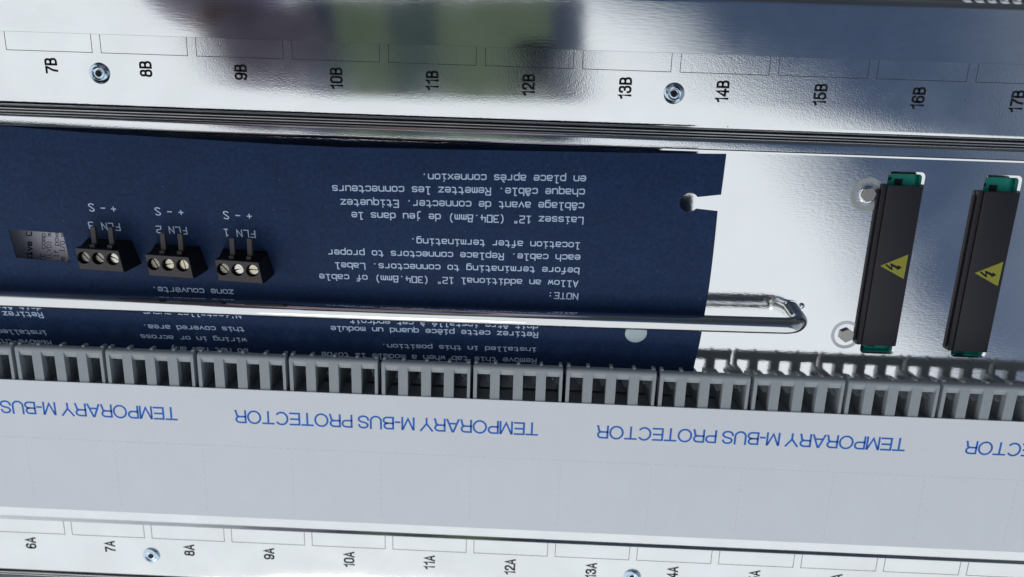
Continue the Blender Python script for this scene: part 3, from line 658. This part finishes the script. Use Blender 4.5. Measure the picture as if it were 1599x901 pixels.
# ================================================================== CONNECTORS
def connector(x0, label, y0=-67.6, tx=0.0, ty=0.0):
    O = (x0, y0, 2)
    t = empty('slot_connector', O, label, 'connector', 'covered connectors in the plate slots')
    m = MB(); w = 13.6
    pr = [(0, .25), (0, 1.7), (.35, 2.05), (1.15, 2.05), (1.25, 1.75), (1.5, 1.75), (1.6, 2.3), (2.2, 2.5), (w - 1.4, 2.5), (w - .5, 2.35), (w - .1, 1.9), (w, 1.4), (w, .25)]
    rings = []
    for y in (28.0, 27.7, -27.4, -27.7):
        q = .06 if abs(y) > 27.6 and y in (28.0, -27.7) else 0
        rings.append([(x, y, z - q) for x, z in pr])
    m.loft(rings); m.build('dust_cover', COVERP, t, smooth=True, angle=25)
    m = MB(); m.box(-.75, -.15, -26.6, 26.5, .05, .7); m.build('cover_lip', COVERP, t, bevel=.15)
    m = MB(); m.box(1.2, w + .9, -31.8, 33.2, -5.2, -3.6)
    bd = m.build('circuit_board', GREENB, t)
    for yy_, s in ((30.0, 1), (-30.1, -1)):
        m = MB(); m.cyl((4.6, yy_ - .3), .62, -3.6, -3.55, 20); m.build('pad', DARKH, bd)
        m = MB(); m.box(6.3, 8.6, yy_ - 1.9 * s - .4, yy_ - .3 * s, -3.6, -2.9); m.build('chip', BLACKP, bd)
    tri = [(3.3 + tx, .85 + ty), (12.0 + tx, 5.1 + ty), (11.85 + tx, -3.4 + ty)]
    m = flat_mb(tri, [], 2.52, 2.56); st_ = m.build('warning_sticker', YELLOW, t)
    m = MB()
    ox, oy, z = 3.3 + tx, .85 + ty, 2.575
    poly = [(1.7, .25), (2.5, -.35), (3.2, -.9), (4.0, -1.35), (4.35, -1.2), (3.95, .0), (5.6, -.75), (5.75, -1.25), (7.35, -.42), (5.9, .5), (5.9, -.02), (3.5, 1.0), (3.2, .8), (3.65, -.45), (2.6, .25), (1.9, .75)]
    m2 = flat_mb([(ox + a, oy + b) for a, b in poly], [], z, z + .02); m2.build('hazard_arrow', INK, st_)
    return t
connector(291.35, 'dark covered slot connector with a yellow hazard triangle, beside the two hex bolts')
connector(323.1, 'dark covered slot connector with hazard triangle, nearest the right picture edge', -68.5, .2, -.35)

# ================================================================== GREY GUIDE BLOCKS
def guide_block():
    t = empty('guide_block', (0, -104.1, 2))
    OY = -104.1
    opens = [(1.85, 6.4), (9.65, 14.3), (17.6, 22.1), (25.45, 30.1)]; B0, B1 = .65, 31.1
    yT, yB = -105.55, -118.0
    m = MB()
    m.profile([(yT, 13.2), (OY, 13.2), (OY, 15.0), (OY - .12, 15.5), (OY - .45, 15.85), (OY - .9, 16.0), (yT, 16.0)], B0, B1, 1, closed=True)
    xs = [B0] + [v for o in opens for v in o] + [B1]
    for a, b in zip(xs[::2], xs[1::2]):
        m.box(a, b, -110.6, yT, 13.4, 16.0)
        m.box(a, b - .0, yB, -110.6, 13.4, 15.97)
    m.box(B0, B1, yB - 1.2, yB, 3.0, 15.95)
    m.build('top_frame', GREY, t, offset=(0, OY, 2), smooth=True, angle=30)
    m = MB()
    for a, b in opens:   # lead-in chamfers
        m.add([(a, yT, 15.96), (b, yT, 15.96), (b, yT - 2.0, 15.05), (a, yT - 2.0, 15.05), (a, yT, 13.3), (b, yT, 13.3), (b, yT - 2.0, 13.3), (a, yT - 2.0, 13.3)],
              [(0, 1, 2, 3), (3, 2, 6, 7), (0, 3, 7, 4), (1, 5, 6, 2), (4, 7, 6, 5)])
    m.build('lead_in', GREY, t, offset=(0, OY, 2))
    mids = [(xs[2 * i] + xs[2 * i + 1]) / 2 for i in range(5)]
    for i, x in enumerate(mids):
        m = MB()
        if i in (0, 4):
            a, b = (B0, B0 + 1.0) if i == 0 else (B1 - 1.0, B1)
            m.box(a, b, -117.9, -109.0, 2.2, 13.35)
        else: m.box(x - .6, x + .6, -117.9, -110.8, 2.2, 13.38)
        m.build('partition', GREY, t, offset=(0, OY, 2))
    for i, x in enumerate(mids):
        m = MB()
        w = .55
        xx = x if 0 < i < 4 else (B0 + .75 if i == 0 else B1 - .75)
        m.box(xx - w, xx + w, OY - .4, OY + .75, 11.8, 14.4); m.build('rib', GREY, t, offset=(0, OY, 2), bevel=.2)
    for i in range(4):   # comb legs down to the plate
        a, b = opens[i]; c = (a + b) / 2 + .6
        m = MB()
        pl = [(c - .1, 2.05), (c + 4.6, 2.05), (c + 4.4, 13.3), (c + .2, 13.3)]
        if i == 3: pl = [(c + .2, 2.05), (B1 - .1, 2.05), (B1 - .1, 13.3), (c + .2, 13.3), (c + .2, 10.5), (c - .6, 9.8), (c - .2, 8.6), (c + .4, 8.2), (c - .5, 6.6)]
        m.loft([[(x, -109.6, z if z < 10 else 7.5 + (z - 10) * .3) for x, z in pl], [(x, -110.75, z) for x, z in pl]])
        m.build('comb_leg', GREY, t, offset=(0, OY, 2))
    m = MB(); m.box(B0, B1, -164.5, yB - 1.25, 2.2, 15.9); m.build('rail_body', GREY, t, offset=(0, OY, 2))
    return t
names = ['grey slotted guide block cut off by the left picture edge',
 'grey slotted guide block under the window cut in the blue card, second from the left',
 'grey slotted guide block below the plug under FLN 2, third from the left',
 'grey slotted guide block below the plug under FLN 1, fourth from the left',
 'grey slotted guide block below the words Do not run any, fifth from the left',
 'grey slotted guide block below the word module in the lower note, sixth from the left',
 'grey slotted guide block below the word Remove, seventh from the left',
 'grey slotted guide block straight below the pale push rivet',
 'grey slotted guide block at the lower right corner of the blue card',
 'grey slotted guide block below the bent end of the bar',
 'grey slotted guide block below the first covered connector',
 'grey slotted guide block below the second covered connector, cut by the picture edge',
 'grey guide block past the right picture edge, only its far comb legs in view']
proto = guide_block()
GRP = 'row of grey guide blocks above the white strip'
for i in range(13):
    k = i - 1
    if i == 0: o = proto
    else:
        o = proto.copy(); col.objects.link(o)
        for c in list(proto.children):
            d = c.copy(); col.objects.link(d); d.parent = o
    o.location = Vector((-1.2 + k * P + random.uniform(-.12, .12), -104.1 + random.uniform(-.15, .15), 2 + random.uniform(0, .12))) * MM
    o.rotation_euler.z = math.radians(random.uniform(-.25, .25))
    tag(o, names[i], 'guide block', GRP)

# ================================================================== WHITE PROTECTOR STRIP
strip = empty('protector_strip', (155, -141, 16.2), 'long white protector strip with blue lettering covering the bus rail', 'strip')
PO = (155, -141, 16.2)
m = MB(); m.box(XL, XR, -166.75, -116.45, 16.05, 16.45); m.build('card_strip', WHITE, strip, offset=PO, bevel=.08)
for k in range(-1, 4):
    x = 180.75 + (k - 1) * 126.55
    tm = sans_mb('TEMPORARY M-BUS PROTECTOR', 105.6, 4.75, lambda u, v, k, x=x: (x - u, -124.5 - v, 16.465 + .004 * k))
    tm.build('strip_lettering', BLUEINK, strip, recalc=False, offset=PO)
m = MB()
x = XL + 3
while x < XR - 3:
    m.box(x, x + 1.6, -138.36, -138.28, 16.452, 16.46); x += 2.4
for k in range(-2, 13):
    y = -139.5; xx = -1.0 + k * P
    while y > -164:
        m.box(xx - .04, xx + .04, y - 1.3, y, 16.452, 16.46); y -= 2.3
m.build('perforations', PERF, strip, offset=PO)

# ================================================================== PHOTOGRAPHER (only seen mirrored in the steel)
def cam_pt(x, y, z): return CAM / MM + Matrix(R) @ Vector((x, y, z))    # mm in the phone's own frame
phone = empty('phone', tuple(CAM / MM), 'phone in a blue and green case held above the chassis', 'phone')
def slab(x0, x1, y0, y1, z0, z1, name, mat, r=8):
    o1 = rrect(x0, x1, y0, y1, r); m = MB()
    m.loft([[tuple(cam_pt(x, y, z)) for x, y in o1] for z in (z0, z1)])
    return m.build(name, mat, phone, offset=tuple(CAM / MM), bevel=.4)
slab(-154, 33, -22, 76, 4.4, 12.0, 'phone_case', PHONEB, 9)
slab(-128, -93, -20, 74, 4.0, 4.38, 'back_panel', PHONEG, 4)
slab(-62, 12, -20, 74, 4.0, 4.38, 'back_panel', PHONEG, 4)
slab(-92, -63, -20, 74, 4.1, 4.39, 'finger_band', PHONEM, 4)  # added band standing in for fingers across the phone back
slab(-12, 15, -11, 36, 1.6, 3.98, 'lens_island', PHONED, 6)
person = empty('person', (-60, 520, -62), 'person in a lilac grey jacket with shade-toned hands kneeling and holding a phone above the chassis', 'person')
def skin_body(name, verts, edges, mat, parent, root=0, sub=2):
    me = bpy.data.meshes.new(name); off = Vector((-60, 520, -62))
    me.from_pydata([tuple((Vector(v[:3]) - off) * MM) for v in verts], edges, [])
    o = bpy.data.objects.new(name, me); link(o, parent)
    md = o.modifiers.new('skin', 'SKIN'); md.use_smooth_shade = True
    for i, v in enumerate(verts):
        s = me.skin_vertices[0].data[i]; s.radius = (v[3] * MM, (v[4] if len(v) > 4 else v[3]) * MM); s.use_root = (i == root)
    sd = o.modifiers.new('sub', 'SUBSURF'); sd.levels = sub; sd.render_levels = sub
    me.materials.append(mat); return o
cx = -60
hl = cam_pt(-192, 30, 10); hr = cam_pt(34, 60, 26)
V = [(cx, 560, 200, 150, 120), (cx, 520, 340, 140, 105), (cx, 455, 470, 160, 110), (cx, 400, 575, 120, 85), (cx, 350, 640, 55, 55),
     (cx, 305, 700, 62, 72), (cx, 262, 752, 74, 92), (cx, 235, 800, 62, 74),
     (cx - 165, 395, 565, 62), (cx - 185, 330, 372, 48), (hl.x - 26, hl.y + 62, hl.z + 26, 34), (hl.x - 22, hl.y + 16, hl.z + 8, 27, 20), (hl.x + 4, hl.y, hl.z, 34, 15),
     (cx + 165, 395, 565, 62), (cx + 260, 430, 340, 48), (cx + 225, 395, 190, 34), (cx + 205, 372, 140, 27, 20), (cx + 195, 352, 122, 34, 15),
     (cx - 110, 420, 110, 95), (cx - 150, 250, 30, 72), (cx - 140, 560, -5, 62), (cx - 130, 760, -10, 48), (cx - 130, 820, -30, 40),
     (cx + 110, 470, 110, 95), (cx + 160, 330, 30, 72), (cx + 150, 600, -5, 62), (cx + 140, 780, -10, 48), (cx + 140, 840, -30, 40)]
E_ = [(0, 1), (1, 2), (2, 3), (3, 4), (4, 5), (5, 6), (6, 7), (3, 8), (8, 9), (9, 10), (10, 11), (11, 12), (3, 13), (13, 14), (14, 15), (15, 16), (16, 17),
      (0, 18), (18, 19), (19, 20), (20, 21), (21, 22), (0, 23), (23, 24), (24, 25), (25, 26), (26, 27)]
# five separate fingers on each hand, closed on the phone's edge
for root_i, base, sx in ((12, hl, 1), (17, Vector((cx + 195, 352, 122)), -1)):
    for j, ln in enumerate((46, 52, 48, 38)):
        dy = 26 - 17 * j
        a = base + Vector((sx * 16, dy, -4)); b = a + Vector((sx * ln * .45, -2, -10)); c = b + Vector((sx * ln * .4, -2, 2)); n = len(V)
        V += [(*a, 9.5), (*b, 8.8), (*c, 7.5)]; E_ += [(root_i, n), (n, n + 1), (n + 1, n + 2)]
    a = base + Vector((sx * 6, -30, 14)); b = a + Vector((sx * 22, 2, 6)); n = len(V)
    V += [(*a, 11), (*b, 9)]; E_ += [(root_i, n), (n, n + 1)]
body = skin_body('body', V, E_, SKIN, person)
Jv = [(cx, 560, 200, 166, 138), (cx, 520, 340, 158, 122), (cx, 455, 470, 178, 126), (cx, 400, 575, 138, 100), (cx, 362, 622, 74, 74),
      (cx - 165, 395, 565, 78), (cx - 185, 330, 372, 74), (hl.x - 26, hl.y + 62, hl.z + 26, 58), (hl.x - 12, hl.y + 16, hl.z + 8, 42),
      (cx + 165, 395, 565, 78), (cx + 260, 430, 340, 64), (cx + 225, 395, 190, 46), (cx + 213, 382, 160, 40)]
Gi = [11, 12] + list(range(28, 42)); Gj = [16, 17] + list(range(42, 56))  # shells added over bare hands, their purple shade put into the colour
for idx in (Gi, Gj):
    idx = [i for i in idx if i < len(V)]
    skin_body('shade_toned_hand', [tuple(list(V[i][:3]) + [r + 4.5 for r in V[i][3:]]) for i in idx], [(idx.index(a), idx.index(b)) for a, b in E_ if a in idx and b in idx], JACKET, person)
skin_body('jacket', Jv, [(0, 1), (1, 2), (2, 3), (3, 4), (3, 5), (5, 6), (6, 7), (7, 8), (3, 9), (9, 10), (10, 11), (11, 12)], JACKET, person)
Tv = [(cx, 560, 190, 160, 130)] + [tuple(list(V[i][:3]) + [V[i][3] + 12]) for i in (18, 19, 20, 21, 23, 24, 25, 26)]
skin_body('trousers', Tv, [(0, 1), (1, 2), (2, 3), (3, 4), (0, 5), (5, 6), (6, 7), (7, 8)], TROUSER, person)
Hv = [(cx, 330, 742, 66, 74), (cx, 298, 790, 82, 84), (cx, 255, 826, 74, 66)]
skin_body('hair', Hv, [(0, 1), (1, 2)], HAIR, person)
